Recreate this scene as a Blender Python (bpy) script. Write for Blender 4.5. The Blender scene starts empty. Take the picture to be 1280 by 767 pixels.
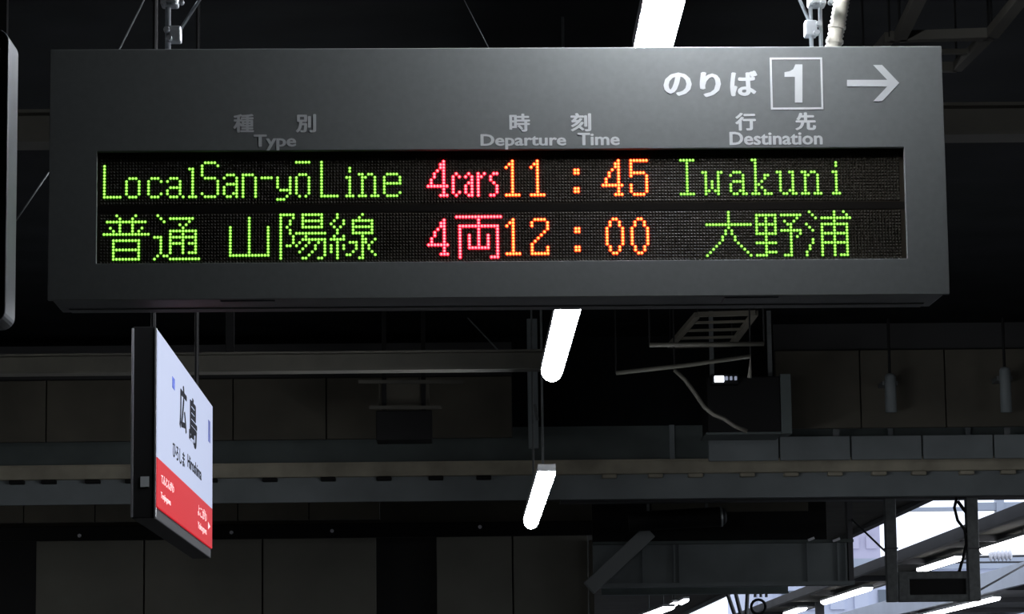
import bpy, math, random
from math import sin, cos, pi, radians
from mathutils import Vector, Matrix
random.seed(4)
S = bpy.context.scene
COL = S.collection

# ------------------------------------------------------------------ camera
F = 3600.0                                   # focal length in pixels of a 1280x767 frame
ROLL, PITCH, YAW, SIGN_YAW = -0.01194743, -0.14263587, -0.0205, -0.03490659
def rx(a): return Matrix(((1, 0, 0), (0, cos(a), -sin(a)), (0, sin(a), cos(a))))
def ry(a): return Matrix(((cos(a), 0, sin(a)), (0, 1, 0), (-sin(a), 0, cos(a))))
def rz(a): return Matrix(((cos(a), -sin(a), 0), (sin(a), cos(a), 0), (0, 0, 1)))
R = rz(ROLL) @ rx(PITCH) @ ry(YAW)           # (right, down, forward) world -> camera
EYE = Vector((0, 0, 1.6))
def W(v): return Vector((v[0], v[2], -v[1])) # (right, down, forward) -> Blender axes
ax = [W(R[0]), -W(R[1]), -W(R[2])]
cam_data = bpy.data.cameras.new('camera')
cam_data.sensor_width = 36; cam_data.lens = 36 * F / 1280
cam_data.clip_start = 0.05; cam_data.clip_end = 2000
cam = bpy.data.objects.new('camera', cam_data); COL.objects.link(cam)
cam.matrix_world = Matrix(((ax[0][0], ax[1][0], ax[2][0], EYE[0]), (ax[0][1], ax[1][1], ax[2][1], EYE[1]),
                           (ax[0][2], ax[1][2], ax[2][2], EYE[2]), (0, 0, 0, 1)))
S.camera = cam
def ray(px, py):
    d = R.transposed() @ Vector(((px - 640) / F, (py - 383.5) / F, 1))
    return W(d)
def at(px, py, Y):
    d = ray(px, py); return EYE + d * (Y / d.y)

# ------------------------------------------------------------------ sky, exposure
w = bpy.data.worlds.new('sky'); S.world = w; w.use_nodes = True
bg = w.node_tree.nodes['Background']
bg.inputs[0].default_value = (0.80, 0.87, 1.0, 1); bg.inputs[1].default_value = 1.6
S.view_settings.view_transform = 'Standard'; S.view_settings.look = 'None'
S.view_settings.exposure = 0.0; S.view_settings.gamma = 1.0
FILL = 30.0                                  # radiance of the added, unseen side lamps
LAMP = 106.0                                  # radiance of the lamp covers
S.cycles.max_bounces = 6; S.cycles.diffuse_bounces = 3; S.cycles.glossy_bounces = 3

# ------------------------------------------------------------------ materials
def mat(name, col, rough=.6, metal=0, spec=.5, emit=None, strength=0, noise=0, scale=6, bump=0, detail=4):
    m = bpy.data.materials.new(name); m.use_nodes = True
    nt = m.node_tree; b = nt.nodes['Principled BSDF']
    b.inputs['Base Color'].default_value = (*col, 1)
    b.inputs['Roughness'].default_value = rough; b.inputs['Metallic'].default_value = metal
    b.inputs['Specular IOR Level'].default_value = spec
    if emit:
        b.inputs['Emission Color'].default_value = (*emit, 1); b.inputs['Emission Strength'].default_value = strength
    if noise or bump:
        tc = nt.nodes.new('ShaderNodeTexCoord'); n = nt.nodes.new('ShaderNodeTexNoise')
        n.inputs['Scale'].default_value = scale; n.inputs['Detail'].default_value = detail
        nt.links.new(tc.outputs['Object'], n.inputs['Vector'])
        if noise:
            r = nt.nodes.new('ShaderNodeValToRGB')
            r.color_ramp.elements[0].position = .3; r.color_ramp.elements[1].position = .7
            r.color_ramp.elements[0].color = (*[c * (1 - noise) for c in col], 1)
            r.color_ramp.elements[1].color = (*[min(1, c * (1 + noise)) for c in col], 1)
            nt.links.new(n.outputs['Fac'], r.inputs[0]); nt.links.new(r.outputs[0], b.inputs['Base Color'])
        if bump:
            bp = nt.nodes.new('ShaderNodeBump'); bp.inputs['Strength'].default_value = bump; bp.inputs['Distance'].default_value = .002
            nt.links.new(n.outputs['Fac'], bp.inputs['Height']); nt.links.new(bp.outputs[0], b.inputs['Normal'])
    return m
M = dict(
    panel=mat('sign grey paint', (.202, .214, .211), .6, 0, .3, noise=.04, scale=60, bump=.12),
    housing=mat('sign housing metal', (.10, .11, .12), .5, 0, .5, noise=.1, scale=8),
    screen=mat('matrix screen board', (.040, .033, .024), .75, 0, .1),
    divider=mat('matrix divider', (.014, .012, .010), .8, 0, .1),
    unlit=mat('unlit lamp bead', (.04, .036, .026), .5, 0, .3),
    ink=mat('white lettering', (.70, .72, .72), .6, 0, .3),
    ink_dark=mat('dark lettering', (.008, .009, .015), .8, 0, .05),
    ink_blue=mat('blue mark', (.03, .08, .5), .6),
    green_core=mat('green lamp core', (0, 0, 0), .5, emit=(.56, 1.0, .20), strength=1.25),
    green_ring=mat('green lamp rim halo', (.02, .04, .01), .5, emit=(.10, .50, .006), strength=1.5),
    red_core=mat('red lamp core', (0, 0, 0), .5, emit=(1.0, .55, .52), strength=1.3),
    red_ring=mat('red lamp rim halo', (.04, .01, .01), .5, emit=(1.0, .002, .02), strength=12.0),
    orange_core=mat('orange lamp core', (0, 0, 0), .5, emit=(1.0, .74, .20), strength=1.6),
    orange_ring=mat('orange lamp rim halo', (.04, .02, .01), .5, emit=(1.0, .026, .0008), strength=10.0),
    lamp=mat('lamp cover', (.8, .8, .8), .5, emit=(.90, .93, 1.0), strength=LAMP),
    brace=mat('brace grey', (.26, .28, .28), .6),
    lamp_fill=mat('added fill lamp cover', (.8, .8, .8), .5, emit=(.93, .95, 1.0), strength=FILL),  # for the added lamps out of view
    lamp_far=mat('far lamp cover', (.8, .8, .8), .5, emit=(.95, .96, 1.0), strength=9),
    casing=mat('lamp casing enamel', (.5, .52, .52), .45),
    steel=mat('galvanised steel', (.38, .40, .41), .42, .7, noise=.15, scale=40),
    steel_dark=mat('weathered steel', (.13, .14, .14), .55, .3, noise=.2, scale=20),
    conduit=mat('beige conduit', (.42, .40, .33), .55, noise=.08, scale=30),
    black=mat('black paint', (.008, .008, .008), .6, 0, .2),
    ceil=mat('near-black ceiling', (.010, .011, .012), .9, 0, .05, noise=.3, scale=1.5),  # near-black base with random variation in tone
    beam=mat('olive beam paint', (.075, .071, .056), .7, noise=.25, scale=2.5),
    beige=mat('beige flange paint', (.36, .33, .25), .65, noise=.25, scale=3),
    greenish=mat('grey green girder paint', (.085, .105, .10), .6, noise=.22, scale=2.0),
    girder=mat('grey girder paint', (.19, .215, .22), .55, noise=.2, scale=1.4),
    wallp=mat('brown grey wall panel', (.26, .25, .21), .8, noise=.15, scale=.8),
    wallm=mat('dark joint', (.03, .03, .03), .8),
    brown=mat('brown soffit', (.075, .068, .050), .75, noise=.25, scale=1.5),
    floor=mat('platform asphalt', (.06, .06, .06), .85, noise=.2, scale=3),
    sidewall=mat('dark side wall', (.03, .03, .03), .85),
    white=mat('pale facade', (.56, .60, .74), .7, noise=.06, scale=.15),
    mauve=mat('mauve facade', (.42, .40, .50), .7),
    pale_blue=mat('pale canopy metal', (.34, .38, .46), .5, noise=.1, scale=.6),
    canopy=mat('canopy steel', (.07, .07, .075), .6, noise=.2, scale=1),
    window=mat('facade window', (.13, .16, .2), .3),
    face_white=mat('lit sign face white', (.08, .08, .08), .7, 0, .1, emit=(.53, .60, .84), strength=.86),
    face_red=mat('lit sign face red', (.1, .005, .005), .7, 0, .1, emit=(.62, .012, .022), strength=.9),
    face_ink=mat('lit white letters', (.6, .6, .6), .5, emit=(1.0, .45, .45), strength=.75),
    indicator=mat('indicator lamp', (.5, .5, .5), .5, emit=(.85, .9, 1), strength=3),
    indicator_dim=mat('dim indicator lamp', (.3, .3, .35), .5, emit=(.4, .45, .6), strength=.5),
    chrome=mat('bright trim', (.7, .7, .72), .3, .9),
    grey_chip=mat('grey label plate', (.3, .32, .32), .6),
    porcelain=mat('white porcelain', (.8, .8, .85), .3),
)

# ------------------------------------------------------------------ mesh building
class MB:
    def __init__(s): s.v = []; s.f = []; s.m = []
    def add(s, vs, fs, mi=0):
        o = len(s.v); s.v += [tuple(v) for v in vs]; s.f += [[i + o for i in f] for f in fs]; s.m += [mi] * len(fs); return s
    def box(s, a, b, mi=0):
        x0, y0, z0 = [min(p, q) for p, q in zip(a, b)]; x1, y1, z1 = [max(p, q) for p, q in zip(a, b)]
        return s.add([(x0, y0, z0), (x1, y0, z0), (x1, y1, z0), (x0, y1, z0), (x0, y0, z1), (x1, y0, z1), (x1, y1, z1), (x0, y1, z1)],
                     [(0, 3, 2, 1), (4, 5, 6, 7), (0, 1, 5, 4), (1, 2, 6, 5), (2, 3, 7, 6), (3, 0, 4, 7)], mi)
    def bar(s, p, q, wd, ht, up=(0, 0, 1), mi=0):          # rectangular bar from p to q
        p, q = Vector(p), Vector(q); d = (q - p).normalized(); up = Vector(up)
        if abs(d.dot(up)) > .95: up = Vector((0, 1, 0))
        x = d.cross(up).normalized(); z = x.cross(d)
        vs = [e + x * (sx * wd / 2) + z * (sz * ht / 2) for e in (p, q) for sx, sz in ((-1, -1), (1, -1), (1, 1), (-1, 1))]
        return s.add(vs, [(0, 1, 2, 3), (7, 6, 5, 4), (0, 4, 5, 1), (1, 5, 6, 2), (2, 6, 7, 3), (3, 7, 4, 0)], mi)
    def tube(s, pts, r, n=10, mi=0):
        pts = [Vector(p) for p in pts]; rs = r if isinstance(r, (list, tuple)) else [r] * len(pts); base = len(s.v); ref = None
        for i, p in enumerate(pts):
            d = (pts[min(i + 1, len(pts) - 1)] - pts[max(i - 1, 0)]).normalized()
            if ref is None: ref = d.orthogonal().normalized()
            ref = (ref - d * ref.dot(d)).normalized(); b = d.cross(ref)
            for k in range(n):
                a = 2 * pi * k / n; s.v.append(tuple(p + (ref * cos(a) + b * sin(a)) * rs[i]))
        for i in range(len(pts) - 1):
            for k in range(n):
                a, b = base + i * n + k, base + i * n + (k + 1) % n
                s.f.append([a, b, b + n, a + n]); s.m.append(mi)
        s.f.append([base + k for k in range(n)][::-1]); s.m.append(mi)
        e = base + (len(pts) - 1) * n; s.f.append([e + k for k in range(n)]); s.m.append(mi)
        return s
    def prism(s, poly, y0, y1, mi=0):                       # polygon in x,z swept along y
        n = len(poly); vs = [(x, y0, z) for x, z in poly] + [(x, y1, z) for x, z in poly]
        return s.add(vs, [list(range(n)), list(range(2 * n - 1, n - 1, -1))] + [[i, i + n, (i + 1) % n + n, (i + 1) % n] for i in range(n)], mi)
    def ring(s, o, i, y0, y1, mi=0):                        # rectangular frame: outer/inner = (x0,z0,x1,z1)
        def c(r, y): return [(r[0], y, r[1]), (r[2], y, r[1]), (r[2], y, r[3]), (r[0], y, r[3])]
        vs = c(o, y0) + c(i, y0) + c(o, y1) + c(i, y1); fs = []
        for k in range(4):
            j = (k + 1) % 4
            fs += [(k, j, 4 + j, 4 + k), (8 + k, 12 + k, 12 + j, 8 + j), (k, 8 + k, 8 + j, j), (4 + k, 4 + j, 12 + j, 12 + k)]
        return s.add(vs, fs, mi)
    def build(s, name, mats, parent=None, bevel=0, smooth=False):
        me = bpy.data.meshes.new(name); me.from_pydata(s.v, [], s.f)
        for m in (mats if isinstance(mats, list) else [mats]): me.materials.append(m)
        me.polygons.foreach_set('material_index', s.m)
        if smooth: me.polygons.foreach_set('use_smooth', [True] * len(s.f))
        me.update()
        o = bpy.data.objects.new(name, me); COL.objects.link(o)
        if parent: o.parent = parent
        if bevel:
            b = o.modifiers.new('bevel', 'BEVEL'); b.width = bevel; b.segments = 2; b.limit_method = 'ANGLE'
        return o
def tag(o, label=None, cat=None, group=None, kind=None):
    if label: o['label'] = label
    if cat: o['category'] = cat
    if group: o['group'] = group
    if kind: o['kind'] = kind
    return o
def empty(name, loc, label, cat, group=None, matrix=None):
    o = bpy.data.objects.new(name, None); COL.objects.link(o); o.empty_display_size = .1
    if matrix is not None: o.matrix_world = matrix
    else: o.location = loc
    return tag(o, label, cat, group)
def off(p, o): return Vector(p) - o.location      # world point -> coordinates of an unrotated thing

# ------------------------------------------------------------------ the setting (station hall, seen only from below eye line up)
CZ = 5.45; Y0, Y1 = -8, 33.2
def struct(name, mb, m, bevel=0): return tag(mb.build(name, m, None, bevel), kind='structure')
struct('floor', MB().box((-14, Y0, -.3), (24, Y1, 0)).box((-14, Y1, -.3), (6.6, 140, 0)), M['floor'])
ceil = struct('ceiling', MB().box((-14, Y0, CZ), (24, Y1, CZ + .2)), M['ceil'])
struct('wall_left', MB().box((-14.2, Y0, -.3), (-14, 140, CZ + .2)), M['sidewall'])
struct('wall_right', MB().box((24, Y0, -.3), (24.2, Y1, CZ + .2)), M['sidewall'])
struct('wall_rear', MB().box((-14, Y0 - .2, -.3), (24, Y0, CZ + .2)), M['sidewall'])
wb = struct('wall_back', MB().box((-14, 44.2, 0), (1.75, 44.4, 4.6)), M['wallm'])
# panels of the back wall
def px_x(px, Y, py=720): return at(px, py, Y).x
seams = [(-330, -100), (45, 179), (181, 327), (329, 470), (546, 640), (642, 735)]
for a, b in seams:
    x0, x1 = px_x(a, 44), px_x(b, 44)
    MB().box((x0, 44.0, .02), (x1, 44.2, 4.45)).build('panel', M['wallp'], wb, .01)
struct('trim_1', MB().box((px_x(737, 43.8), 43.7, 0), (px_x(742, 43.8), 44.0, 4.3)), M['brown'])
# our own platform roof beyond the hall
struct('trim_2', MB().box((-14, Y1, 4.62), (6.6, 138, 4.75)), M['brown'])
struct('trim_6', MB().box((-14, Y1, 4.75), (24, Y1 + .2, CZ)), M['ceil'])  # hidden strip added above the roof to keep sky light out
struct('trim_3', MB().box((6.5, Y1, 4.55), (6.62, 138, 4.80)), M['canopy'])

# ------------------------------------------------------------------ departure board
PITCH_MM = .008
Tc = Vector((-2.69351482, -29.8420297, 919.503767)) * PITCH_MM
sw = R.transposed() @ Tc                      # (right, down, forward)
dyaw = SIGN_YAW - YAW
Rs = rz(0) @ ry(dyaw)
sx, sy, sz = W(Rs @ Vector((1, 0, 0))), W(Rs @ Vector((0, 0, 1))), Vector((0, 0, 1))
so = EYE + W(sw)
SM = Matrix(((sx[0], sy[0], sz[0], so[0]), (sx[1], sy[1], sz[1], so[1]), (sx[2], sy[2], sz[2], so[2]), (0, 0, 0, 1)))
SMI = SM.inverted()
FRONT = -.012
def sp(px, py, y=FRONT):                      # pixel -> (x, z) on the board's front plane
    d = SMI.to_3x3() @ ray(px, py); e = SMI @ EYE
    t = (y - e.y) / d.y; p = e + d * t
    return p.x, p.z
def cx(c): return (c - 127) * PITCH_MM
def rzz(r): return -r * PITCH_MM
# correct the outline for the front plane being slightly nearer than the lamps
xl, xr, zt, zb = cx(-17.4), cx(269.2), rzz(-53.8), rzz(27.2)
k = 1 + FRONT / Tc.z
board = empty('departure_board', None, 'grey hanging departure board with green, red and orange dot-matrix text', 'departure board', matrix=SM)
scx0, scx1, scz0, scz1 = cx(-2.2), cx(255.9), rzz(15.6), rzz(-20.4)
MB().ring((xl, zb, xr, zt), (scx0, scz0, scx1, scz1), FRONT, .004).build('front_panel', M['panel'], board, .002)
DEP = .262
MB().box((xl + .004, .006, zb + .007), (xr - .004, DEP, zt - .003)).build('housing', M['housing'], board, .004)
MB().box((xl + .03, DEP - .07, zb + .004), (xr - .03, DEP - .01, zb + .01)).build('lit_edge_strip', M['panel'], board, .002)  # lighter strip painting the light caught along the rear bottom edge
for sx_ in (xl + .5, xr - .5):
    MB().box((sx_ - .07, .06, zb + .004), (sx_ + .07, .16, zb + .009)).build('bottom_hatch', M['housing'], board, .002)
scr = MB().box((scx0 - .002, .002, scz0 - .002), (scx1 + .002, .0065, scz1 + .002)).build('display_screen', M['screen'], board)
MB().box((scx0, .0012, rzz(-3.2)), (scx1, .003, rzz(-.8))).build('row_divider', M['divider'], scr)

# lit characters: H row c0 c1 / V col r0 r1 / P col row (col,row pairs), all on a 16-high cell
def dots(spec):
    out = set()
    for t in spec.split(';'):
        a = t.split()
        if not a: continue
        k, n = a[0], [int(q) for q in a[1:]]
        if k == 'H': out |= {(c, n[0]) for c in range(n[1], n[2] + 1)}
        elif k == 'V': out |= {(n[0], r) for r in range(n[1], n[2] + 1)}
        else: out |= {(n[i], n[i + 1]) for i in range(0, len(n), 2)}
    return out
FOUR = 'V 5 2 13;P 4 3 4 4 3 5 2 6 2 7 1 8 1 9;H 10 0 6;H 13 4 6'
ONE = 'V 2 2 13;P 1 3 0 4;H 13 0 4'
DOT_A = 'P 22 5 23 5 22 6 23 6'; DOT_B = 'P 22 11 23 11 22 12 23 12'
ZERO = 'P 2 2 3 2 1 3 1 4 4 3 4 4 1 11 1 12 4 11 4 12 2 13 3 13;V 0 5 10;V 5 5 10'
G, RD, OR = 'green', 'red', 'orange'
TOP = [
 ('L', G, 0, 'V 0 3 13;H 13 0 5'), ('o', G, 7, 'V 0 8 12;V 4 8 12;H 7 1 3;H 13 1 3'),
 ('c', G, 14, 'V 0 8 12;H 7 1 3;H 13 1 3;P 4 8 4 12'),
 ('a', G, 20, 'H 7 1 3;P 0 8 0 11 0 12 5 13;V 4 8 12;H 10 1 4;H 13 1 3'),
 ('l', G, 27, 'V 1 4 13;P 0 4;H 13 0 2'),
 ('S', G, 31, 'H 2 1 4;P 5 3 0 12;V 0 3 6;H 7 1 4;V 5 8 12;H 13 1 4'),
 ('a', G, 38, 'H 6 1 3;P 0 7 3 12 1 13 2 13;V 4 7 13;H 9 1 3;V 0 10 12'),
 ('n', G, 44, 'V 0 6 13;H 6 0 3;V 4 7 13'), ('hyphen', G, 50, 'H 7 0 3'),
 ('y', G, 55, 'V 0 7 10;V 4 7 12;H 11 1 3;P 3 13;H 14 0 2'),
 ('o with a bar above', G, 61, 'V 0 7 12;V 4 7 12;H 6 1 3;P 1 13 3 13;H 2 0 4'),
 ('L', G, 69, 'V 0 2 13;H 13 0 5'), ('i', G, 77, 'P 1 4 1 5 0 7;V 1 7 13;H 13 0 2'),
 ('n', G, 81, 'V 1 6 13;P 0 6 2 7 3 6 4 6;V 5 7 13;H 13 0 2;H 13 4 6'),
 ('e', G, 89, 'V 0 7 12;H 6 1 4;V 5 7 9;H 9 0 5;P 5 12;H 13 1 4'),
 ('4', RD, 103, FOUR), ('c', RD, 111, 'P 1 6 2 7 2 12 1 13;V 0 7 12'),
 ('a', RD, 115, 'P 1 6 0 7 1 9 1 13;V 2 7 13;V 0 10 12'), ('r', RD, 119, 'V 0 6 13;P 1 7 2 6'),
 ('s', RD, 123, 'P 1 6 2 6 0 7 0 8 1 9 2 10 2 11 2 12 0 13 1 13'),
 ('1', OR, 128, ONE), ('1', OR, 136, ONE), ('upper colon dot', OR, 128, DOT_A), ('lower colon dot', OR, 128, DOT_B), ('4', OR, 159, FOUR),
 ('5', OR, 168, 'H 2 0 5;V 0 2 7;H 6 1 4;V 5 7 12;V 0 10 12;H 13 1 4'),
 ('I', G, 184, 'H 2 0 4;V 2 2 13;H 13 0 4'),
 ('w', G, 191, 'P 0 6 6 6 2 12 4 12;V 1 6 13;V 5 6 13;V 3 9 11'),
 ('a', G, 200, 'P 0 7 3 12 1 13 2 13 5 13;H 6 1 3;V 4 7 13;H 9 1 3;V 0 10 12'),
 ('k', G, 207, 'P 0 2 2 10 3 9 4 8 4 7 5 7 3 11 4 12;V 1 2 13;H 13 0 2;H 13 4 6'),
 ('u', G, 215, 'P 0 6 4 6 4 12 2 13 3 13 6 13;V 1 6 12;V 5 6 13'),
 ('n', G, 223, 'P 0 6 2 7 3 6 4 6;V 1 6 13;V 5 7 13;H 13 0 2;H 13 4 6'),
 ('i', G, 233, 'P 1 3 1 4 0 6;V 1 6 13;H 13 0 2'),
]
BOTTOM = [
 ('kanji', G, 0, 'P 4 0 5 1 10 0 9 1 2 4 3 5 12 4 11 5;H 2 1 13;V 5 2 6;V 9 2 6;H 6 0 14;H 8 3 11;H 11 3 11;H 14 3 11;V 3 8 14;V 11 8 14'),
 ('kanji', G, 16, 'P 1 0 2 1 3 2 11 2 8 3 10 3 9 4 1 13 0 14 3 13 4 13;H 1 5 12;H 5 5 13;V 5 5 12;V 13 5 12;H 7 5 13;H 9 5 9;H 9 11 13;H 12 11 13;V 9 4 12;H 7 0 2;V 2 7 12;H 14 5 14'),
 ('kanji', G, 40, 'V 0 4 13;V 6 1 13;V 12 4 13;H 13 0 12'),
 ('kanji', G, 56, 'H 0 0 4;V 0 0 14;P 4 1 3 2 3 3 2 4 3 5 3 6 4 7 4 8 4 9 2 10 3 10 5 10 6 9 8 7 9 9 8 10 7 11 6 12 12 9 11 10 11 11 10 12 9 13 7 14 8 14 12 14 13 14;H 0 7 13;H 2 7 13;H 4 7 13;V 7 0 4;V 13 0 4;H 6 5 14;H 8 7 14;V 14 8 13'),
 ('kanji', G, 72, 'P 2 0 2 1 1 2 0 3 1 4 4 2 4 3 3 4 2 5 2 6 1 7 4 7 0 10 0 11 0 12 4 10 4 11 10 0 9 1 11 8 11 9 12 10 12 11 13 9 14 8 13 12 14 13 9 14 6 9 7 9 8 9 8 10 8 11 7 12 6 13 5 13;H 8 0 4;V 2 8 14;H 2 7 13;H 4 7 13;H 6 7 13;V 7 2 6;V 13 2 6;V 10 6 14'),
 ('4', RD, 103, FOUR),
 ('kanji', RD, 112, 'H 1 0 14;V 7 1 11;H 4 1 13;V 1 4 14;V 13 4 14;V 4 7 11;V 10 7 11;H 11 4 10;H 14 11 13'),
 ('1', OR, 128, ONE),
 ('2', OR, 136, 'H 2 1 4;P 0 3 0 4 4 6 3 7 2 8 1 9;V 5 3 5;V 0 10 13;H 13 0 5;V 5 11 13'),
 ('upper colon dot', OR, 128, DOT_A), ('lower colon dot', OR, 128, DOT_B), ('0', OR, 160, ZERO), ('0', OR, 168, ZERO),
 ('kanji', G, 192, 'V 7 0 5;H 4 0 14;P 6 6 6 7 5 8 5 9 4 10 3 11 2 12 1 13 0 14 8 6 8 7 9 8 9 9 10 10 11 11 12 12 13 13 14 14'),
 ('kanji', G, 208, 'H 1 0 6;H 4 0 6;H 7 0 6;V 0 1 7;V 6 1 7;V 3 1 14;H 10 0 6;H 13 3 6;H 14 0 3;H 1 8 14;P 13 2 9 3 12 3 10 4 14 7 13 8;V 11 4 14;H 6 8 14;H 14 9 11'),
 ('kanji', G, 224, 'P 1 0 2 1 3 2 0 4 1 5 2 6 2 9 2 10 1 11 1 12 0 13 0 14 12 0 13 1;V 9 0 14;H 2 5 14;H 4 5 13;V 5 4 14;V 13 4 14;H 7 5 13;H 10 5 13;H 14 11 13'),
]
n8 = 8
def bead(mb, x, z, r, h, core, y=.002):
    # rim ring, its emission painting the halo of the dot (slot 1), and bright dome (slot 0)
    vs = [(x + r * cos(2 * pi * k / n8), y, z + r * sin(2 * pi * k / n8)) for k in range(n8)]
    vs += [(x + core * cos(2 * pi * k / n8), y - h * .7, z + core * sin(2 * pi * k / n8)) for k in range(n8)]
    vs += [(x, y - h, z)]
    mb.add(vs, [(k, (k + 1) % n8, n8 + (k + 1) % n8, n8 + k) for k in range(n8)], 1)
    o = len(mb.v) - len(vs)
    for k in range(n8):
        mb.f.append([o + n8 + k, o + n8 + (k + 1) % n8, o + 2 * n8]); mb.m.append(0)
lit = set(); p8 = PITCH_MM
for rows, r0, line in ((TOP, -19, 'upper'), (BOTTOM, 0, 'lower')):
    for ch, colr, c0, spec in rows:
        mb = MB(); ds = dots(spec)
        for c, r in sorted(ds):
            lit.add((c0 + c, r0 + r)); bead(mb, cx(c0 + c), rzz(r0 + r), p8 * .50, p8 * .30, p8 * .37)
        o = mb.build('lit_character', [M[colr + '_core'], M[colr + '_ring']], scr)
        o['label'] = ('lit %s dot-matrix %s in the %s line' % (colr, ch if ch in ('kanji', 'hyphen') or len(ch) > 1 else ('numeral ' if ch.isdigit() else 'letter ') + ch, line))
mb = MB()
for r0 in (-19, 0):
    for r in range(16):
        for c in range(-1, 255):
            if (c, r0 + r) in lit: continue
            x, z, q = cx(c), rzz(r0 + r), p8 * .36
            mb.add([(x - q, .0019, z - q), (x + q, .0019, z - q), (x + q, .0019, z + q), (x - q, .0019, z + q), (x, -.0002, z)],
                   [(0, 1, 4), (1, 2, 4), (2, 3, 4), (3, 0, 4)])
tag(mb.build('unlit_lamp_grid', M['unlit'], scr), kind='stuff')

# lettering (built-in font, turned into meshes)
def text_mesh(body, offset=.008, heavy=.012, extrude=.01):
    c = bpy.data.curves.new('lettering', 'FONT'); c.body = body; c.offset = offset; c.extrude = extrude; c.resolution_u = 3
    o = bpy.data.objects.new('lettering', c); COL.objects.link(o)
    bpy.context.view_layer.update()
    me = bpy.data.meshes.new_from_object(o.evaluated_get(bpy.context.evaluated_depsgraph_get()))
    vs = [tuple(v.co) for v in me.vertices]; fs = [list(p.vertices) for p in me.polygons]
    bpy.data.objects.remove(o); bpy.data.meshes.remove(me)
    V, Fc = [], []
    sh = [(0, 0)] + ([(heavy, 0), (-heavy, 0), (0, heavy * .55), (0, -heavy * .55)] if heavy else [])
    for i, (dx, dy) in enumerate(sh):
        b = len(V); V += [(x + dx, y + dy, z + i * .0004) for x, y, z in vs]; Fc += [[q + b for q in f] for f in fs]
    return V, Fc
def lay(body, box, m, parent, y, depth=.0006, **kw):        # fit a text into box (x0,z0,x1,z1) on a plane y
    V, Fc = text_mesh(body, **kw)
    x0 = min(v[0] for v in V); x1 = max(v[0] for v in V); y0 = min(v[1] for v in V); y1 = max(v[1] for v in V)
    z0 = min(v[2] for v in V); z1 = max(v[2] for v in V)
    mb = MB()
    mb.add([(box[0] + (v[0] - x0) / (x1 - x0) * (box[2] - box[0]), y - (v[2] - z0) / (z1 - z0) * depth,
             box[1] + (v[1] - y0) / (y1 - y0) * (box[3] - box[1])) for v in V], Fc)
    return mb.build('lettering', m, parent)
def board_text(body, a, b, c, d, **kw):                     # pixel box left, top, right, bottom
    x0, z1 = sp(a, b); x1, _ = sp(c, b); _, z0 = sp(a, d)
    xm, z0 = sp((a + c) / 2, d); _, z1 = sp((a + c) / 2, b)
    return lay(body, (x0, z0, x1, z1), M['ink'], board, FRONT - .0001, **kw)
board_text('種', 291.6, 142.6, 317.4, 165.6, heavy=.022); board_text('別', 369.5, 142.6, 395.2, 165.6, heavy=.026)
board_text('Type', 317, 168, 370.3, 188, heavy=.02)
board_text('時', 636.5, 142.0, 662.4, 164.6, heavy=.022); board_text('刻', 713, 141.2, 738.8, 164.2, heavy=.026)
board_text('Departure', 600.5, 167.4, 707.6, 186.6, heavy=.02); board_text('Time', 721.7, 165.9, 774.5, 181.6, heavy=.02)
board_text('行', 918.6, 140.8, 944.6, 163.2, heavy=.03); board_text('先', 993.6, 140.4, 1019.6, 163, heavy=.03)
board_text('Destination', 911.6, 164.5, 1028, 181, heavy=.02)
board_text('の', 829, 90.6, 864.3, 120, heavy=.035); board_text('り', 874.4, 90, 900.8, 121.4, heavy=.035); board_text('ば', 912.2, 88.2, 946.5, 120.2, heavy=.03)
def poly_on_board(name, pts):
    q = [sp(*p) for p in pts]
    return MB().prism(q, FRONT - .0007, FRONT + .001).build(name, M['ink'], board)
poly_on_board('lettering', [(1003, 80.5), (1003, 128.2), (993.6, 128.2), (993.6, 96), (980.6, 96), (980.6, 90.2), (987, 89), (991.5, 86.4), (994.2, 80.5)])
poly_on_board('direction_arrow', [(1058.8, 99.8), (1109, 99.8), (1091.4, 81.2), (1102.6, 81.2), (1124, 103.6), (1102.6, 126.7), (1091.4, 126.7), (1109, 108), (1058.8, 108)])
a0, b1 = sp(962, 72); a1, _ = sp(1027.6, 72); _, b0 = sp(995, 136.8); tt = .0052
MB().ring((a0, b0, a1, b1), (a0 + tt, b0 + tt, a1 - tt, b1 - tt), FRONT - .0007, FRONT + .001).build('number_frame', M['ink'], board)

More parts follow.
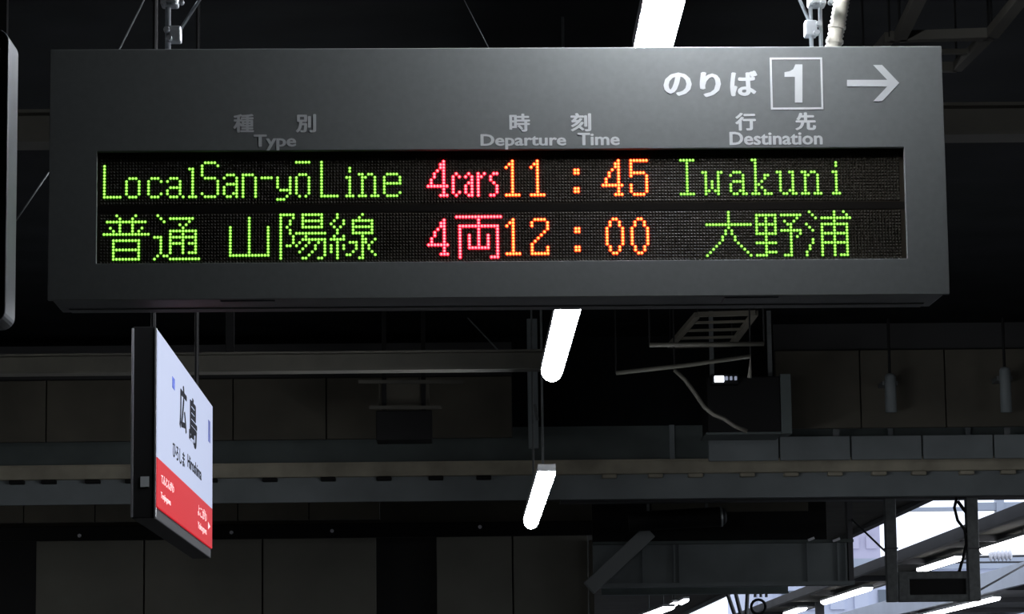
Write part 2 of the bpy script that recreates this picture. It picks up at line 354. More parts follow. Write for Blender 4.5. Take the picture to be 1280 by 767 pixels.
# ------------------------------------------------------------------ hangers on the board
def hanger(px, lab, mirror, double):
    base = SM @ Vector((sp(px, 62)[0], .13, zt))
    base.x = at(px, 30, base.y).x + 0
    base = Vector((at(px, 40, base.y).x, base.y, (SM @ Vector((0, .13, zt))).z))
    t = empty('hanger', base, lab, 'hanger', 'steel hangers holding up the departure board')
    top = CZ - base.z
    H = lambda p: off(at(p[0], p[1], base.y), t)
    rods = (px - 6, px + 6) if double else (px - 2,)
    for r_ in rods:
        p = H((r_, 40)); r = .0055 if double else .0075
        MB().tube([(p.x - (.0 if not double else 0), 0, .0), (p.x + (-.006 if double else 0), 0, top)], r, 12).build('rod', M['steel'], t, smooth=True)
    MB().box((-.022, -.03, 0), (.022, .03, .006)).build('foot_plate', M['steel'], t, .001)
    # pipe clamp, its bolts, and the slanting brace
    c = H((1013, 37)) if mirror else H((219, 44))
    s = -1 if mirror else 1
    MB().box((c.x - .016, -.02, c.z - .020), (c.x + .016, .02, c.z + .022)).build('clamp', M['steel'], t, .004)
    MB().box((min(c.x, 0), -.012, c.z - .006), (max(c.x, 0), .012, c.z + .006)).build('clamp_tongue', M['steel'], t, .002)
    for dz, dx in ((-.014, s * -.013), (.010, s * -.02)):
        MB().tube([(c.x + dx, -.034, c.z + dz), (c.x + dx, -.018, c.z + dz)], [.007, .009], 8).build('bolt', M['steel'], t)
    e0, e1 = (H((1012, 28)), H((982, -40))) if mirror else (H((226, 36)), H((276, -42)))
    k_ = (top - e0.z) / (e1.z - e0.z)
    MB().tube([e0, e0 + (e1 - e0) * k_], .0048, 10).build('brace', M['steel'], t, smooth=True)
    u = H((px, 4))
    MB().box((u.x - .022, -.03, u.z - .012), (u.x + .024, .02, u.z + .03)).build('coupling', M['steel'], t, .006)
    for dx in (-.012, .014, .034):
        MB().tube([(u.x + dx, -.045, u.z - .006), (u.x + dx, -.028, u.z - .006)], [.006, .008], 8).build('bolt', M['steel'], t)
    return t
hanger(212, 'steel hanger rod with slanting brace above the dark left end of the board', False, False)
hanger(1020, 'bright twin-rod steel hanger with clamp above the boxed number 1', True, True)

# ribbed conduit behind the right hanger
yb = (SM @ Vector((.8, .13, zt))).y + .02
p0 = at(1041, 62, yb); p1 = at(1049, 20, yb); p2 = at(1056, -20, yb); p3 = at(1066, -90, yb)
p0.z -= .0; p3 = p2 + (p3 - p2) * ((CZ - p2.z) / (p3.z - p2.z))
base = Vector((p0.x, p0.y, (SM @ Vector((0, 0, zt))).z))
cd = empty('cable_conduit', base, 'thick beige ribbed cable conduit rising from the board beside the twin rods', 'conduit')
path = [base, p0, p1, p2, p3]; pts, rad = [], []
for i in range(len(path) - 1):
    n = max(2, int((path[i + 1] - path[i]).length / .0055))
    for j in range(n):
        pts.append(off(path[i].lerp(path[i + 1], j / n), cd)); rad.append(.0220 if len(pts) % 2 else .0185)
MB().tube(pts, rad, 16).build('ribbed_tube', M['conduit'], cd, smooth=True)
for pp in (at(1046, 34, yb), at(1043, 52, yb)):
    q = off(pp, cd); MB().tube([q + Vector((0, 0, -.004)), q + Vector((.001, 0, .004))], .0235, 16).build('cable_tie', M['conduit'], cd)

# ------------------------------------------------------------------ platform lamps over the platform
def lamp(name, n0, n1, width_px, lab, m=None, drop=True, group='tube lamps in a row over the platform', roof=CZ, zoff=0):
    a, b = n0, n1                                          # near end, far end (world)
    t = empty(name, (a + b) / 2, lab, 'lamp', group)
    d = (b - a); L = d.length; d.normalize(); wd = width_px
    side = d.cross(Vector((0, 0, 1))).normalized()
    A, B = -L / 2, L / 2
    def slab(pl, z0, z1, sc=1):
        n = len(pl); vs = [v + Vector((0, 0, z0)) for v in pl] + [v * sc + Vector((0, 0, z1)) for v in pl]
        return MB().add(vs, [list(range(n)), list(range(2 * n - 1, n - 1, -1))] + [[i, i + n, (i + 1) % n + n, (i + 1) % n] for i in range(n)])
    nP = 10; prof = [(cos(pi * k / nP) * wd / 2, .05 - sin(pi * k / nP) * .075) for k in range(nP + 1)]     # U-shaped cover
    vs = [side * u + Vector((0, 0, z)) + d * e for e in (A, B) for u, z in prof]; n_p = nP + 1
    MB().add(vs, [list(range(n_p)), list(range(2 * n_p - 1, n_p - 1, -1))] + [[i, i + n_p, (i + 1) % n_p + n_p, (i + 1) % n_p] for i in range(n_p)]).build('lamp_cover', m or M['lamp'], t)
    slab([v * 1.01 for v in [side * (wd / 2) + d * A, side * -(wd / 2) + d * A, side * -(wd / 2) + d * B, side * (wd / 2) + d * B]], .051, .10).build('casing', M['casing'], t)
    if drop:
        for k in (-.3, .3):
            MB().tube([d * (L * k) + Vector((0, 0, .09)), Vector((d.x * L * k, d.y * L * k, roof - t.location.z))], .008, 8).build('drop_rod', M['steel_dark'], t)
    return t
def on_h(px, py, H):                                       # pixel -> point at height H above the eye
    d = ray(px, py); return EYE + d * (H / d.z)
# lamp passing over the board: its far end hides behind the board's top edge
f1 = on_h(817, 75, 2.15); n1 = on_h(835, 0, 2.15); dd = (f1 - n1).normalized()
lamp('platform_lamp', f1 - dd * 2.46, f1 + dd * .1, .125, 'nearest white tube lamp, passing behind the top edge of the board')
a_, b_ = on_h(714.5, 380, 2.15), on_h(690, 472, 2.15)
lamp('platform_lamp', a_, b_, .136, 'white tube lamp just below the middle of the board')
a_, b_ = at(683.5, 598, 20.0), at(664, 657, 23.6)
lamp('platform_lamp', a_, b_, .124, 'smallest white tube lamp, low in front of the dark wall panels')
# unseen side rows of lamps, added on both sides to brighten the beams
for X_ in (-5.6, 7.9):
    for Y_ in ((14.0, 22.0, 30.0, 38.0) if X_ < 0 else (14.0, 22.0, 30.0)):
        X2 = X_ + (-1.6 if X_ < 0 else .6) * (Y_ > 28) - 1.6 * (Y_ > 37)
        lamp('platform_lamp', Vector((X2, Y_, 3.75)), Vector((X2, Y_ + 2.4, 3.75)), .13, 'added white tube lamp out of view at the side, brightening the beams', M['lamp_fill'], group='added tube lamps out of view')

# ------------------------------------------------------------------ beams across the hall
def beam(px0, py0, px1, py1, Y, thick, dep, m, lab, x0=-14, x1=24, group=None, name='ceiling_beam', hang=True):
    """centre line through two pixels at distance Y, thick in metres"""
    z = (at(px0, py0, Y).z + at(px1, py1, Y).z) / 2
    t = empty(name, ((x0 + x1) / 2, Y, z), lab, 'beam', group)
    hw = (x1 - x0) / 2
    MB().box((-hw, 0, -thick / 2), (hw, dep * .1, thick / 2)).build('web', m, t)
    MB().box((-hw, -dep * .35, -thick / 2 - .015), (hw, dep * .6, -thick / 2)).build('lower_flange', m, t)
    MB().box((-hw, -dep * .35, thick / 2), (hw, dep * .6, thick / 2 + .015)).build('upper_flange', m, t)
    if hang:
        for q in range(int(-hw) + 2, int(hw), 5):
            MB().box((q - .03, 0, thick / 2), (q + .03, .05, CZ - z)).build('hanger_strap', M['black'], t)
    return t
beam(20, 164, 1280, 148, 12.5, .115, .2, M['beam'], 'nearest olive ceiling beam, seen at both sides of the board')
beam(0, 457, 660, 449, 20.5, .11, .2, M['beam'], 'olive ceiling beam ending behind the middle tube lamp', x1=at(705, 450, 20.5).x)
# main girder: dark green web, beige flange with slots below
g = empty('main_girder', (4, 29.0, at(640, 585, 29).z), 'long beige-flanged girder crossing the whole picture behind the smallest lamp', 'girder')
px = 29 / 3600
MB().box((-18, .02, .06), (19.9, .10, .42)).build('web', M['greenish'], g)
MB().box((-18, -.10, -.075), (19.9, .06, .06)).build('beige_flange', M['beige'], g, .01)
MB().box((-18, -.12, .052), (19.9, .0, .068)).build('lip', M['beige'], g)
MB().box((-18, 0.0, -.32), (19.9, .06, -.075)).build('lower_web', M['girder'], g)
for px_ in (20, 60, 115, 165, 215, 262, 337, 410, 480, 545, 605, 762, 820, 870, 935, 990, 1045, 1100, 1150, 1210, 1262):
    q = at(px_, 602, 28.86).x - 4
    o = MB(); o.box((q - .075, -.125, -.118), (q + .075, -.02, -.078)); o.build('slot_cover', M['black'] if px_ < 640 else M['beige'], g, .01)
for px_ in (840, 1113, 1210):
    q = at(px_, 560, 29).x - 4
    MB().box((q - .025, -.04, .07), (q + .025, .02, .42)).build('stiffener', M['girder'], g)
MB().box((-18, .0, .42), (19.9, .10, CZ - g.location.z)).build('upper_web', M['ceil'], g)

# lit-from-the-side panel band above the girder on the right
def px_box(name, a, b, c, d, Y, dep, m, lab, cat, group=None, bevel=0, up_to=None):
    p, q = at(a, b, Y), at(c, d, Y)
    z1 = q.z; z0 = p.z
    z0, z1 = min(z0, z1), max(z0, z1)
    if up_to: z1 = up_to
    t = empty(name, ((p.x + q.x) / 2, Y, z0), lab, cat, group)
    return t, (q.x - p.x) / 2, z1 - z0
t, hw, h = px_box('fascia_panel', 885, 576, 1420, 541, 28.4, .1, None, 'grey-green panelled fascia right of the dark box', 'panel')
n_ = 6
for k_ in range(n_):
    x0 = -hw + 2 * hw * k_ / n_; x1 = -hw + 2 * hw * (k_ + 1) / n_
    MB().box((x0 + .008, 0, 0), (x1 - .008, .05, h)).build('panel', M['girder'], t, .006)
for k_ in (-.4, .4):
    MB().box((hw * k_ - .03, .02, h), (hw * k_ + .03, .06, CZ - t.location.z)).build('strap', M['steel_dark'], t)
# black equipment box, and the small white indicator on it
t, hw, h = px_box('equipment_box', 885, 540, 975, 470, 27.0, .5, None, 'black equipment box with the small white light on its upper edge', 'box')
MB().box((-hw, 0, 0), (hw, .6, h)).build('case', M['black'], t, .01)
MB().box((-hw - .015, .02, -.02), (hw + .015, .62, .0)).build('tray', M['greenish'], t)
for sgn in (-1, 1):
    MB().box((sgn * hw * .8 - .02, .2, h), (sgn * hw * .8 + .02, .24, CZ - t.location.z)).build('strap', M['steel_dark'], t)
MB().box((hw, -.02, -.02), (hw + .10, .3, h + .02)).build('side_cover', M['greenish'], t, .005)
il, hw2, h2 = px_box('indicator_light', 890, 480, 923, 467, 26.85, .1, None, 'small bright white light with three dim dots beside it', 'light')
MB().box((-hw2, 0, 0), (hw2, .155, h2)).build('body', M['black'], il, .005)
def ib(a, b, c, d, m, nm):
    p, q = off(at(a, b, 26.84), il), off(at(c, d, 26.84), il)
    MB().box((p.x, -.02, min(p.z, q.z)), (q.x, .0, max(p.z, q.z))).build(nm, m, il, .006)
ib(893, 477.5, 905, 469.5, M['indicator'], 'bright_lens')
for x_ in (906.8, 912.2, 918): ib(x_, 475, x_ + 3.2, 470, M['indicator_dim'], 'dim_lens')

# brown panelled soffit at the right with two pipes
t, hw, h = px_box('ceiling_boards', 972, 534, 1500, 432, 28.0, .1, None, 'brown boarded bulkhead under the right end of the board', 'boards')
n_ = 5
for k_ in range(n_):
    x0 = -hw + 2 * hw * k_ / n_; x1 = -hw + 2 * hw * (k_ + 1) / n_
    MB().box((x0 + .006, .1, 0), (x1 - .006, .18, h)).build('board', M['brown'], t, .004)
MB().box((-hw, .18, -.0), (hw, .2, CZ - t.location.z)).build('backing', M['wallm'], t)
for i, (pxc, top_) in enumerate(((1114, 466), (1258, 458))):
    p = at(pxc, 515, 27.8); q = at(pxc, top_, 27.8)
    t = empty('down_pipe', p, ('grey down pipe with rounded top, left of two' if i == 0 else 'grey down pipe with rounded top, nearest the right edge'), 'pipe', 'pipes on the brown boards')
    L = q.z - p.z
    MB().tube([(0, 0, 0), (0, 0, L - .04), (0, 0, L - .012), (0, 0, L)], [.055, .055, .04, .012], 14).build('pipe', M['girder'], t, smooth=True)
    MB().box((-.075, .02, L * .7), (.075, .32, L * .8)).build('pipe_clip', M['steel_dark'], t)
    MB().tube([(0, .02, L - .02), (0, .02, CZ - p.z)], .014, 8).build('hanging_rod', M['black'], t)

# ------------------------------------------------------------------ ceiling frames (open hatches)
def hatch(corners, H, slats, m, lab, w_=.035):
    P = [on_h(x, y, H) for x, y in corners]
    c = sum(P, Vector()) / 4
    t = empty('ceiling_frame', c, lab, 'frame', 'open steel frames under the ceiling')
    Q = [p - c for p in P]
    for i, j in ((0, 1), (1, 2), (2, 3), (3, 0)):
        MB().bar(Q[i], Q[j], w_, .04).build('frame_bar', m, t)
    for k_ in range(1, slats + 1):
        f_ = k_ / (slats + 1)
        MB().bar(Q[0].lerp(Q[3], f_), Q[1].lerp(Q[2], f_), w_ * .8, .02).build('slat', m, t)
    for q in Q:
        MB().tube([q, (q.x, q.y, CZ - c.z)], .005, 6).build('drop_rod', M['black'], t)
    return t
hatch([(1152, -10), (1282, -10), (1240, 42), (1125, 46)], 2.75, 0, M['beam'], 'open steel ceiling frame in the top right corner', .05)
hatch([(1112, 46), (1236, 44), (1196, 84), (1080, 84)], 2.80, 1, M['beam'], 'open steel ceiling frame just above the right end of the board', .04)
hatch([(872, 393), (944, 391), (915, 430), (838, 432)], 3.3, 3, M['brown'], 'small slatted ceiling frame under the board right of the middle lamp', .05)
def rod(name, pts, r, m, lab, cat, ends=None):
    P = [at(*p) for p in pts]; t = empty(name, P[0], lab, cat)
    MB().tube([p - P[0] for p in P], r, 10).build('tube', m, t, smooth=True)
    for i in (ends or ()):
        q = P[i] - P[0]; MB().tube([q, (q.x, q.y, CZ - P[0].z)], .007, 6).build('drop_rod', M['black'], t)
    return t
rod('pipe', [(812, 431, 22), (880, 430, 22), (955, 429.5, 22)], .018, M['beam'], 'level grey pipe below the small slatted ceiling frame', 'pipe', (0, 2))
rod('pipe', [(770, 466, 23), (860, 456, 23), (938, 445, 23), (937, 472, 23)], .018, M['beam'], 'slightly slanting pipe bent down beside the small white light', 'pipe', (0, 2))
rod('cable', [(843, 462, 24), (856, 474, 24), (868, 490, 24), (880, 508, 24), (892, 518, 24), (905, 523, 24), (918, 532, 24), (934, 539, 24)], .018, M['beam'], 'sagging beige cable left of the black equipment box', 'cable', (0,))
rod('wire', [(18, 278, 9), (60, 217, 9), (110, 140, 9.3), (190, -20, 9.3)], .003, M['steel_dark'], 'thin slanting wire at the left edge behind the board', 'wire')
rod('wire', [(575, -10, 10), (612, 62, 10)], .0016, M['steel_dark'], 'hair-thin wire above the middle of the board', 'wire')
#rod('wire', [(54, 374, 9), (76, 400, 9), (90, 426, 9.1)], .003, M['steel_dark'], 'short thin wire below the left end of the board', 'wire')

# hanging post below the middle lamp with a loudspeaker left of it
p = at(667, 560, 27.6); q = at(667, 392, 27.6)
t = empty('hanging_post', p, 'dark hanging post with small brackets under the middle tube lamp', 'post')
MB().box((-.05, 0, 0), (.05, .06, CZ - p.z)).build('post', M['girder'], t, .005)
for a_, b_, c_, d_ in ((650, 445, 663, 459), (662, 455, 678, 461), (668, 505, 672, 525)):
    u, v = off(at(a_, b_, 27.5), t), off(at(c_, d_, 27.5), t)
    MB().bar(u, v, .03, .03).build('bracket', M['steel_dark'], t)
MB().tube([off(at(580, 392, 27.5), t), off(at(625, 440, 27.5), t), off(at(648, 462, 27.5), t)], .008, 6).build('stay_wire', M['steel_dark'], t)
t, hw, h = px_box('loudspeaker_box', 470, 550, 540, 512, 26, .4, None, 'dark box hung between two level bars left of the hanging post', 'box')
MB().box((-hw, 0, 0), (hw, .4, h)).build('case', M['black'], t, .01)
for y_, x0, x1 in ((477, 448, 580), (509, 462, 552)):
    u, v = off(at(x0, y_, 25.9), t), off(at(x1, y_, 25.9), t); MB().bar(u, v, .03, .03).build('level_bar', M['beam'], t)
MB().box((-hw * .9, .05, h + .04), (hw * .9, .3, h + .26)).build('upper_case', M['brown'], t, .01)
for sgn in (-1, 1): MB().box((sgn * hw * .7 - .02, .0, h), (sgn * hw * .7 + .02, .04, CZ - t.location.z)).build('strap', M['black'], t)
# brown boards in two tiers behind the station sign
for i, (a_, b_, c_, d_, Y_, m_) in enumerate(((-60, 553, 640, 470, 28.2, 'brown'), (-60, 654, 475, 612, 35, 'brown'))):
    t, hw, h = px_box('bulkhead', a_, b_, c_, d_, Y_, .1, None, 'dark brown bulkhead boards ' + ('left of the middle tube lamp' if i == 0 else 'under the long beige girder, behind the station name sign'), 'boards', 'brown bulkheads')
    n_ = 6
    for k_ in range(n_):
        x0 = -hw + 2 * hw * k_ / n_; x1 = -hw + 2 * hw * (k_ + 1) / n_
        MB().box((x0 + .006, 0, 0), (x1 - .006, .06, h)).build('board', M[m_], t, .004)
    MB().box((-hw, .06, 0), (hw, .09, CZ - t.location.z - .14)).build('backing', M['wallm'], t)

# dark rail with bolts above the wall panels, and the round duct on its right end
zr = at(300, 664, 40).z
t = empty('service_rail', (-5, 40, zr), 'black service rail with small bright bolts above the wall panels', 'rail')
x0 = -14 + 5; x1 = px_x(780, 40, 640) + 5
MB().box((x0, 0, -.10), (x1, .12, .10)).build('rail', M['black'], t, .01)
for px_, py_ in ((15, 629), (99, 669), (289, 665), (415, 663), (600, 658)):
    q = off(at(px_, py_, 39.97), t); MB().tube([(q.x, .02, q.z), (q.x, -.05, q.z)], [.03, .022], 8).build('bolt', M['porcelain'], t)
MB().box((x0, .2, .1), (x1, .3, 4.62 - zr)).build('backing', M['brown'], t)
p0, p1 = at(786, 652, 33.5), at(908, 645, 33.5)
t = empty('duct', p0, 'dark round-ended duct right of the smallest lamp', 'duct')
e = p1 - p0; d = e.normalized()
MB().tube([(0, 0, 0), e - d * .08, e - d * .03, e - d * .005, e], [.115, .115, .10, .07, .05], 18).build('pipe', M['black'], t, smooth=True)
MB().tube([e - d * .075, e - d * .05], [.121, .118], 18).build('rim_highlight', M['steel'], t, smooth=True)  # bright ring standing for the highlight on the duct's rim
for f_ in (.2, .8): MB().box((e.x * f_ - .015, -.01, .1), (e.x * f_ + .015, .01, CZ - .15 - p0.z)).build('strap', M['steel_dark'], t)
# grey slab over the duct
t, hw, h = px_box('soffit_plate', 815, 640, 1010, 622, 33.9, .1, None, 'grey-brown plate above the round-ended duct', 'plate')
MB().box((-hw, 0, 0), (hw, .05, CZ - .13 - t.location.z)).build('plate', M['brown'], t)

# lower right girder with stiffeners and its slanting brace
Yg = 35.0
t, hw, h = px_box('cross_girder', 742, 731, 1066, 676, Yg, .3, None, 'grey girder with slanting brace at its left end, below the duct', 'girder')
MB().box((-hw, .05, 0), (hw, .12, h)).build('web', M['girder'], t)
MB().box((-hw, -.08, -.03), (hw, .25, .015)).build('lower_flange', M['girder'], t)
MB().box((-hw, -.08, h - .015), (hw, .25, h + .02)).build('upper_flange', M['greenish'], t)
for px_ in (804, 843, 850, 1010, 1048, 1058):
    q = off(at(px_, 700, Yg), t).x; MB().box((q - .012, -.0, .015), (q + .012, .06, h - .015)).build('stiffener', M['girder'], t)
for px_, py_ in ((837, 700), (844, 700), (837, 712), (844, 712), (837, 690), (844, 690)):
    q = off(at(px_, py_, Yg - .01), t); MB().tube([(q.x, .05, q.z), (q.x, .03, q.z)], .012, 6).build('rivet', M['girder'], t)
u, v = off(at(736, 735, Yg - .15), t), off(at(812, 664, Yg - .15), t)
MB().bar(u, v, .18, .20, up=(0, 1, 0)).build('brace', M['brace'], t, .01)
MB().box((hw - .06, -.02, -.0), (hw, .2, 4.62 - t.location.z)).build('end_post', M['canopy'], t)
MB().box((-hw, .13, h), (hw - .3, .2, 4.62 - t.location.z)).build('dark_infill', M['black'], t)
for x_, y_, L_ in ((1010, 675, 8), (1041, 676, 9)):
    q = off(at(x_, y_, Yg - .12), t); MB().bar(q, q + Vector((L_ * .0097, 0, .03)), .03, .03).build('fitting', M['porcelain'], t, .006)
# second, lower beam with hanging rods further back
t, hw, h = px_box('rear_beam', 752, 742, 985, 730, 44, .2, None, 'dim beam just under the cross girder', 'beam')
MB().box((-hw, 0, 0), (hw, .15, h)).build('web', M['greenish'], t)
MB().box((-hw, -.1, -.02), (hw, .2, .0)).build('lower_flange', M['greenish'], t)
for f_ in (-.9, 0, .9): MB().box((hw * f_ - .05, .0, h), (hw * f_ + .05, .1, 4.62 - t.location.z)).build('strap', M['greenish'], t)

# edge beam of the hall at the right, catching daylight
Ye = 33.1
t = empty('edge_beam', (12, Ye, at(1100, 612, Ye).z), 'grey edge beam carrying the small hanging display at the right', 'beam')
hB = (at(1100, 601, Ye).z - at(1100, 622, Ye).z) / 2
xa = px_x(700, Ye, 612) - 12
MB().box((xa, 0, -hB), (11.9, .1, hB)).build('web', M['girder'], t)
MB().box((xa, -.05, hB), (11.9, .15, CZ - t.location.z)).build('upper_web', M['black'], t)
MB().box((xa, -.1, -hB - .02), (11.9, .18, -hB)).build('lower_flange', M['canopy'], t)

# ------------------------------------------------------------------ small hanging display on two posts
Yd = 32.9
c = at(1170, 752, Yd); zb_ = t.location.z - hB - .02
t = empty('hanging_display', c, 'small dark blank display hung on two posts in front of the daylight', 'display')
D = lambda x, y, Y=Yd: off(at(x, y, Y), t)
for x0, x1, y1 in ((1109.5, 1123, 752), (1211.5, 1226, 751)):
    a_, b_ = D(x0, y1), D(x1, y1)
    MB().box((a_.x, -.03, a_.z), (b_.x, .12, zb_ - t.location.z)).build('post', M['steel_dark'], t, .008)
    MB().box((a_.x - .012, -.042, D(x0, 686).z), (b_.x + .012, .13, D(x0, 688).z + .035)).build('post_collar', M['canopy'], t, .004)
a_, b_ = D(1124, 752), D(1214, 713)
MB().ring((a_.x, a_.z, b_.x, b_.z), (D(1137, 733).x, D(1137, 743).z, D(1207.5, 733).x, D(1207.5, 723).z), -.012, .10).build('housing', M['steel_dark'], t, .01)
MB().box((a_.x + .02, .01, a_.z + .02), (b_.x - .02, .09, b_.z - .02)).build('blank_screen', M['black'], t)
MB().tube([D(1196, 622), D(1193, 634), D(1197, 650), D(1206, 662), D(1208, 680), D(1203, 700), D(1199, 714)], .018, 8).build('cable', M['black'], t, smooth=True)
MB().tube([D(1197, 626), D(1206, 638), D(1213, 644), D(1212, 655), D(1207, 665)], .02, 8).build('cable', M['black'], t, smooth=True)

# ------------------------------------------------------------------ our roof's lamps far right-middle, hanging oddments
for i, (x_, y_, L_) in enumerate(((845, 755, 6), (858, 751, 7))):
    p = on_h(x_, y_, 2.6); q = p + Vector((0, 1.5, 0))
    lamp('platform_lamp', p, q, .13, ('tiny far lamp low right of the wall panels, left of a close pair', 'tiny far lamp low right of the wall panels, right of a close pair')[i], M['lamp_far'], group='small lamps under the far platform roof', roof=4.62)
p, q = on_h(836, 761, 2.2), on_h(806, 772, 2.2)
lamp('platform_lamp', p, q, .25, 'bright far lamp cut by the bottom edge, below the close pair of tiny lamps', M['lamp_far'], group='small lamps under the far platform roof', roof=4.62)
Yh = 50
lat = ((898, 734, 925, 767), (932, 729, 932, 767), (940, 729, 940, 752), (951, 729, 951, 752), (892, 734, 918, 745))
lroot = at(932, 767, Yh)
t = empty('bracket_cluster', lroot, 'cluster of dark pole brackets and a ring hanging under the girder', 'bracket')
D = lambda x, y, Y=Yh: off(at(x, y, Y), t)
for a_, b_, c_, d_ in ((905, 729, 918, 767), (918, 735, 926, 767), (935, 729, 933, 767)):
    MB().tube([D(a_, b_), D(c_, d_)], .035, 8).build('pole', M['steel_dark'], t)
for x_ in (944, 951, 958): MB().tube([D(x_, 729), D(x_, 746)], .025, 8).build('short_post', M['steel_dark'], t)
MB().tube([D(948 + 9 * cos(k * pi / 8), 758 + 9 * sin(k * pi / 8)) for k in range(17)], .025, 8).build('ring', M['black'], t, smooth=True)
MB().bar(D(905, 731), D(985, 729), .08, .08).build('top_rail', M['steel_dark'], t)
MB().tube([D(932, 729), (D(932, 729).x, 0, 4.62 - lroot.z)], .03, 8).build('drop_rod', M['steel_dark'], t)

# ------------------------------------------------------------------ opposite platforms and what lies behind them
def canopy(xa, xb, ztop, zbot, Ya, Yb, lab, m, posts=True, soffit='brown', slope=0):
    t = empty('platform_canopy', (xa, Ya, 0), lab, 'canopy', 'canopies over the platforms opposite')
    L = Yb - Ya
    MB().box((0, 0, zbot), (.10, L, ztop)).build('fascia', m, t)
    MB().box((.10, 0, zbot + .08), (xb - xa, L, zbot + .14)).build('roof_sheet', M[soffit], t)
    MB().box((xb - xa, 0, zbot), (xb - xa + .1, L, ztop)).build('rear_fascia', m, t)
    y = 2.0
    while y < L:
        MB().box((.10, y, zbot - .02), (xb - xa, y + .12, zbot + .08)).build('rib', M['canopy'], t)
        y += 6
    if posts:
        y = 30.0
        while y < L:
            MB().box((xb - xa - .3, y, -.0), (xb - xa - .12, y + .2, zbot)).build('column', M['canopy'], t)
            y += 20
    return t
c1 = canopy(7.25, 8.25, 1.6 + 2.69, 1.6 + 2.52, 33.8, 120, 'dark canopy edge of the opposite platform slanting down past the hanging display', M['canopy'])
for i, (x_, y_, x2, y2) in enumerate(((1292, 671, 1229, 690), (1199, 699, 1151, 714), (1085, 737, 1031, 754), (1003, 762, 985, 768))):
    p, q = on_h(x_, y_, 2.42), on_h(x2, y2, 2.42)
    lamp('platform_lamp', p, q, .11 + .04 * i, ('bright lamp under the opposite canopy, cut by the right edge', 'bright lamp under the opposite canopy, just above the small display',
         'bright lamp under the opposite canopy, left of the small display', 'bright lamp under the opposite canopy, lowest and farthest of its row')[i], M['lamp_far'], group='lamps under the opposite canopy', roof=4.2)
c2 = canopy(10.6, 13.5, 1.6 + 2.83, 1.6 + 2.42, 36, 120, 'pale blue-grey canopy of the farthest platform in the bottom right corner', M['pale_blue'], soffit='canopy')
p, q = on_h(1246, 749, 2.3), on_h(1150, 772, 2.3)
lamp('platform_lamp', p, q, .16, 'long white lamp in the bottom right corner under the farthest canopy', M['lamp_far'], group='lamps under the farthest canopy', roof=4.1)
struct('trim_4', MB().box((6.6, Y1, -1.3), (24, 140, -1.2)), M['floor'])
struct('trim_7', MB().box((7.2, 33.6, -.3), (8.6, 122, 0)), M['floor'])
struct('trim_5', MB().box((9.6, 33.6, -.3), (24, 122, 0)), M['floor'])

# buildings
def building(a, top, b, Y, dep, m, lab, cols, rows, zb=0):
    p, q = at(a, top, Y), at(b, top, Y)
    t = empty('building', ((p.x + q.x) / 2, Y, 0), lab, 'building'); hw = (q.x - p.x) / 2; H = (p.z + q.z) / 2
    MB().box((-hw, 0, -2), (hw, dep, H)).build('wall', m, t)
    MB().box((-hw - .2, -.3, H - .5), (hw + .2, 0, H)).build('cornice', M['pale_blue'], t)
    cw, rh = 2 * hw / cols, (H - 1) / rows
    for i in range(cols):
        for j in range(rows):
            x0 = -hw + cw * (i + .2); z0 = rh * (j + .35)
            f = MB().box((x0, -.12, z0), (x0 + cw * .6, 0, z0 + rh * .45)).build('window', M['window'] if (i * 7 + j * 3) % 4 == 0 else m, t)
    return t
building(940, 697, 1420, 128, 12, M['white'], 'long pale building behind the canopies at the lower right', 16, 4)
building(1010, 640, 1099, 150, 12, M['mauve'], 'taller mauve building left of the hanging display', 4, 8)
# catenary gantry and wires against the sky
p = at(1200, 640, 90)
t = empty('catenary_gantry', (p.x, 90, 0), 'thin overhead-line gantry against the white sky', 'gantry')
MB().box((-8, 0, p.z + .05), (12, .2, p.z + .17)).build('cross_beam', M['pale_blue'], t)
for q in (9.0,): MB().box((q, 0, -.3), (q + .3, .2, p.z + .6)).build('mast', M['pale_blue'], t)
q = at(1250, 640, 90).x - p.x
MB().box((q - .12, -.1, p.z - 1.0), (q + .12, .3, p.z + .5)).build('stub_post', M['pale_blue'], t)
MB().box((q - .8, -.05, p.z + .05), (q + 1.1, .25, p.z + .3)).build('head_frame', M['pale_blue'], t)
# insulator between wires, right edge
Yi = 60
a_ = at(1155, 697, Yi)
t = empty('line_insulator', a_, 'white ribbed insulator on a level wire right of the display post', 'insulator')
e1_, e2_ = off(at(1240, 694, Yi), t), off(at(1296, 694, Yi), t)
s0, s1 = off(at(1236, 694, Yi), t), off(at(1265, 693, Yi), t)
MB().tube([(0, 0, 0), e2_], .025, 6).build('wire', M['canopy'], t)
MB().tube([off(at(1155, 703, Yi), t), off(at(1296, 702, Yi), t)], .02, 6).build('wire', M['canopy'], t)
N = 13; pts = []; rad = []
for k_ in range(N):
    pts.append(s0.lerp(s1, k_ / (N - 1))); rad.append(.13 if k_ % 2 else .06)
MB().tube(pts, rad, 12).build('ribbed_body', M['porcelain'], t)
rod('wire', [(1065, 649, 35.0), (1112, 694, 33)], .012, M['canopy'], 'thin slanting wire in the narrow daylight gap beside the girder', 'wire')
rod('wire', [(1225, 737, 33), (1296, 697, 40)], .012, M['canopy'], 'thin wire rising to the right below the insulator', 'wire')

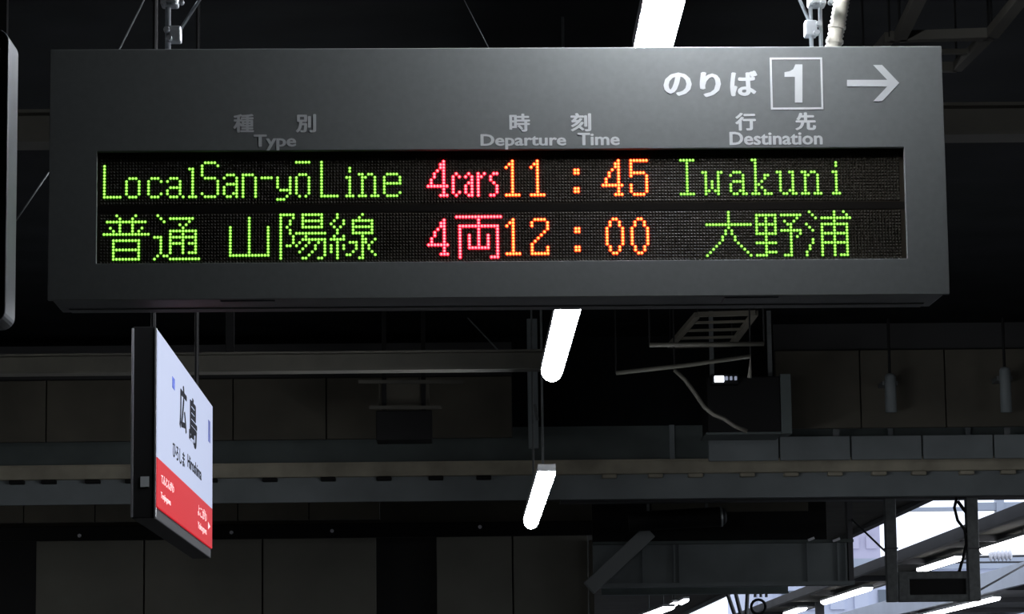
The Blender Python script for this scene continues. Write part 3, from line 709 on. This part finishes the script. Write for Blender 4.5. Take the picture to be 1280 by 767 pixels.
# ------------------------------------------------------------------ lit station name sign at the left
Yn = 8.3
P0 = at(195, 412, Yn); d2 = ray(264, 508); s_ = (P0.z - EYE.z) / d2.z; P1 = EYE + d2 * s_
Pb = at(195, 632, Yn); Hs = P0.z - Pb.z
ux = (P1 - P0); Ls = ux.length; ux.normalize(); nx = Vector((ux.y, -ux.x, 0))       # outward face normal (towards +x)
NM = Matrix(((ux.x, -nx.x, 0, Pb.x), (ux.y, -nx.y, 0, Pb.y), (0, 0, 1, Pb.z), (0, 0, 0, 1)))   # x along face, y into the sign, z up
NI = NM.inverted()
ns = empty('station_name_sign', None, 'backlit white station name sign with a red band, seen almost edge-on', 'sign', matrix=NM)
TH = .07
MB().box((-.0, .004, -.035), (Ls + .01, TH, Hs + .01)).build('housing', M['black'], ns, .003)
MB().box((-.004, .0, -.032), (.004, .006, Hs + .005)).build('trim_strip', M['chrome'], ns, .001)
MB().box((-.004, TH - .004, -.032), (.004, TH + .003, Hs + .005)).build('trim_strip', M['chrome'], ns, .001)
# the white face and the red band meet at the line of the photograph
def fp(px, py):
    dd_ = NI.to_3x3() @ ray(px, py); ee = NI @ EYE; tq = (0 - ee.y) / dd_.y; r = ee + dd_ * tq; return r.x, r.z
zr_ = (fp(195, 572)[1] + fp(264, 634)[1]) / 2
MB().box((.006, -.002, zr_), (Ls, .006, Hs)).build('white_face', M['face_white'], ns)
MB().box((.006, -.002, .0), (Ls, .006, zr_)).build('red_band', M['face_red'], ns)
MB().box((-.003, .02, .055), (-.0, .045, .085)).build('label_plate', M['grey_chip'], ns)
for u_ in (.25, Ls - .25):
    MB().tube([(u_, TH / 2, Hs), (u_, TH / 2, CZ - Pb.z)], .008, 8).build('hanging_rod', M['black'], ns)
def face_text(body, xa_, xb_, yc, hpx, m, **kw):
    ua, ub = fp(xa_, yc)[0], fp(xb_, yc)[0]; xc = (xa_ + xb_) / 2
    zc = fp(xc, yc)[1]; hh = fp(xc, yc - hpx / 2)[1] - fp(xc, yc + hpx / 2)[1]
    return lay(body, (ua, zc - hh / 2, ub, zc + hh / 2), m, ns, -.0021, **kw)
face_text('広', 223.5, 232.5, 510, 58, M['ink_dark'], heavy=.03); face_text('島', 235.5, 245.5, 528, 60, M['ink_dark'], heavy=.03)
face_text('ひろしま', 215, 230, 568, 19, M['ink_dark'], heavy=.02); face_text('Hiroshima', 233.5, 251, 584, 16, M['ink_dark'], heavy=.02)
face_text('てんじんがわ', 200.5, 216.5, 604, 12, M['face_ink'], heavy=0); face_text('Tenjingawa', 200, 212.5, 624, 10, M['face_ink'], heavy=0)
face_text('よこがわ', 246.5, 257.5, 641, 14, M['face_ink'], heavy=0); face_text('Yokogawa', 246.5, 257.5, 661, 11, M['face_ink'], heavy=0)
def face_poly(name, pts, m):
    q = [fp(*p) for p in pts]; return MB().prism(q, -.0028, -.001).build(name, m, ns)
face_poly('blue_mark', [(214.5, 470), (217.5, 474), (217.5, 488), (214.5, 484)], M['ink_blue'])
face_poly('blue_mark', [(259.5, 524), (262, 527), (262, 554), (259.5, 551)], M['ink_blue'])
face_poly('arrow_mark', [(259.4, 652), (262, 658), (259.4, 661)], M['face_ink'])

# rounded slab sign cut off by the left edge
Yl = 6.2
p = at(-30, 218, Yl); hh = (at(0, 36, Yl).z - at(0, 402, Yl).z) / 2; wr = at(9, 218, Yl).x - p.x
t = empty('rounded_sign', p, 'dark sign slab with rounded metal rim, cut off by the left edge', 'sign')
def rr(w_, h_, r_):
    out = []
    for sx_, sz_, a0_ in ((1, 1, 0), (-1, 1, 90), (-1, -1, 180), (1, -1, 270)):
        for k_ in range(7):
            a = radians(a0_ + 15 * k_); out.append((sx_ * (w_ - r_) + r_ * cos(a), sz_ * (h_ - r_) + r_ * sin(a)))
    return out
MB().prism(rr(wr, hh, .028), 0, .14).build('rim', M['housing'], t, .004)
MB().prism(rr(wr - .018, hh - .02, .02), -.012, .01).build('end_cap', M['black'], t, .003)
for y_ in (.07,): MB().tube([(0, y_, hh), (0, y_, CZ - p.z)], .012, 8).build('hanging_rod', M['steel_dark'], t)
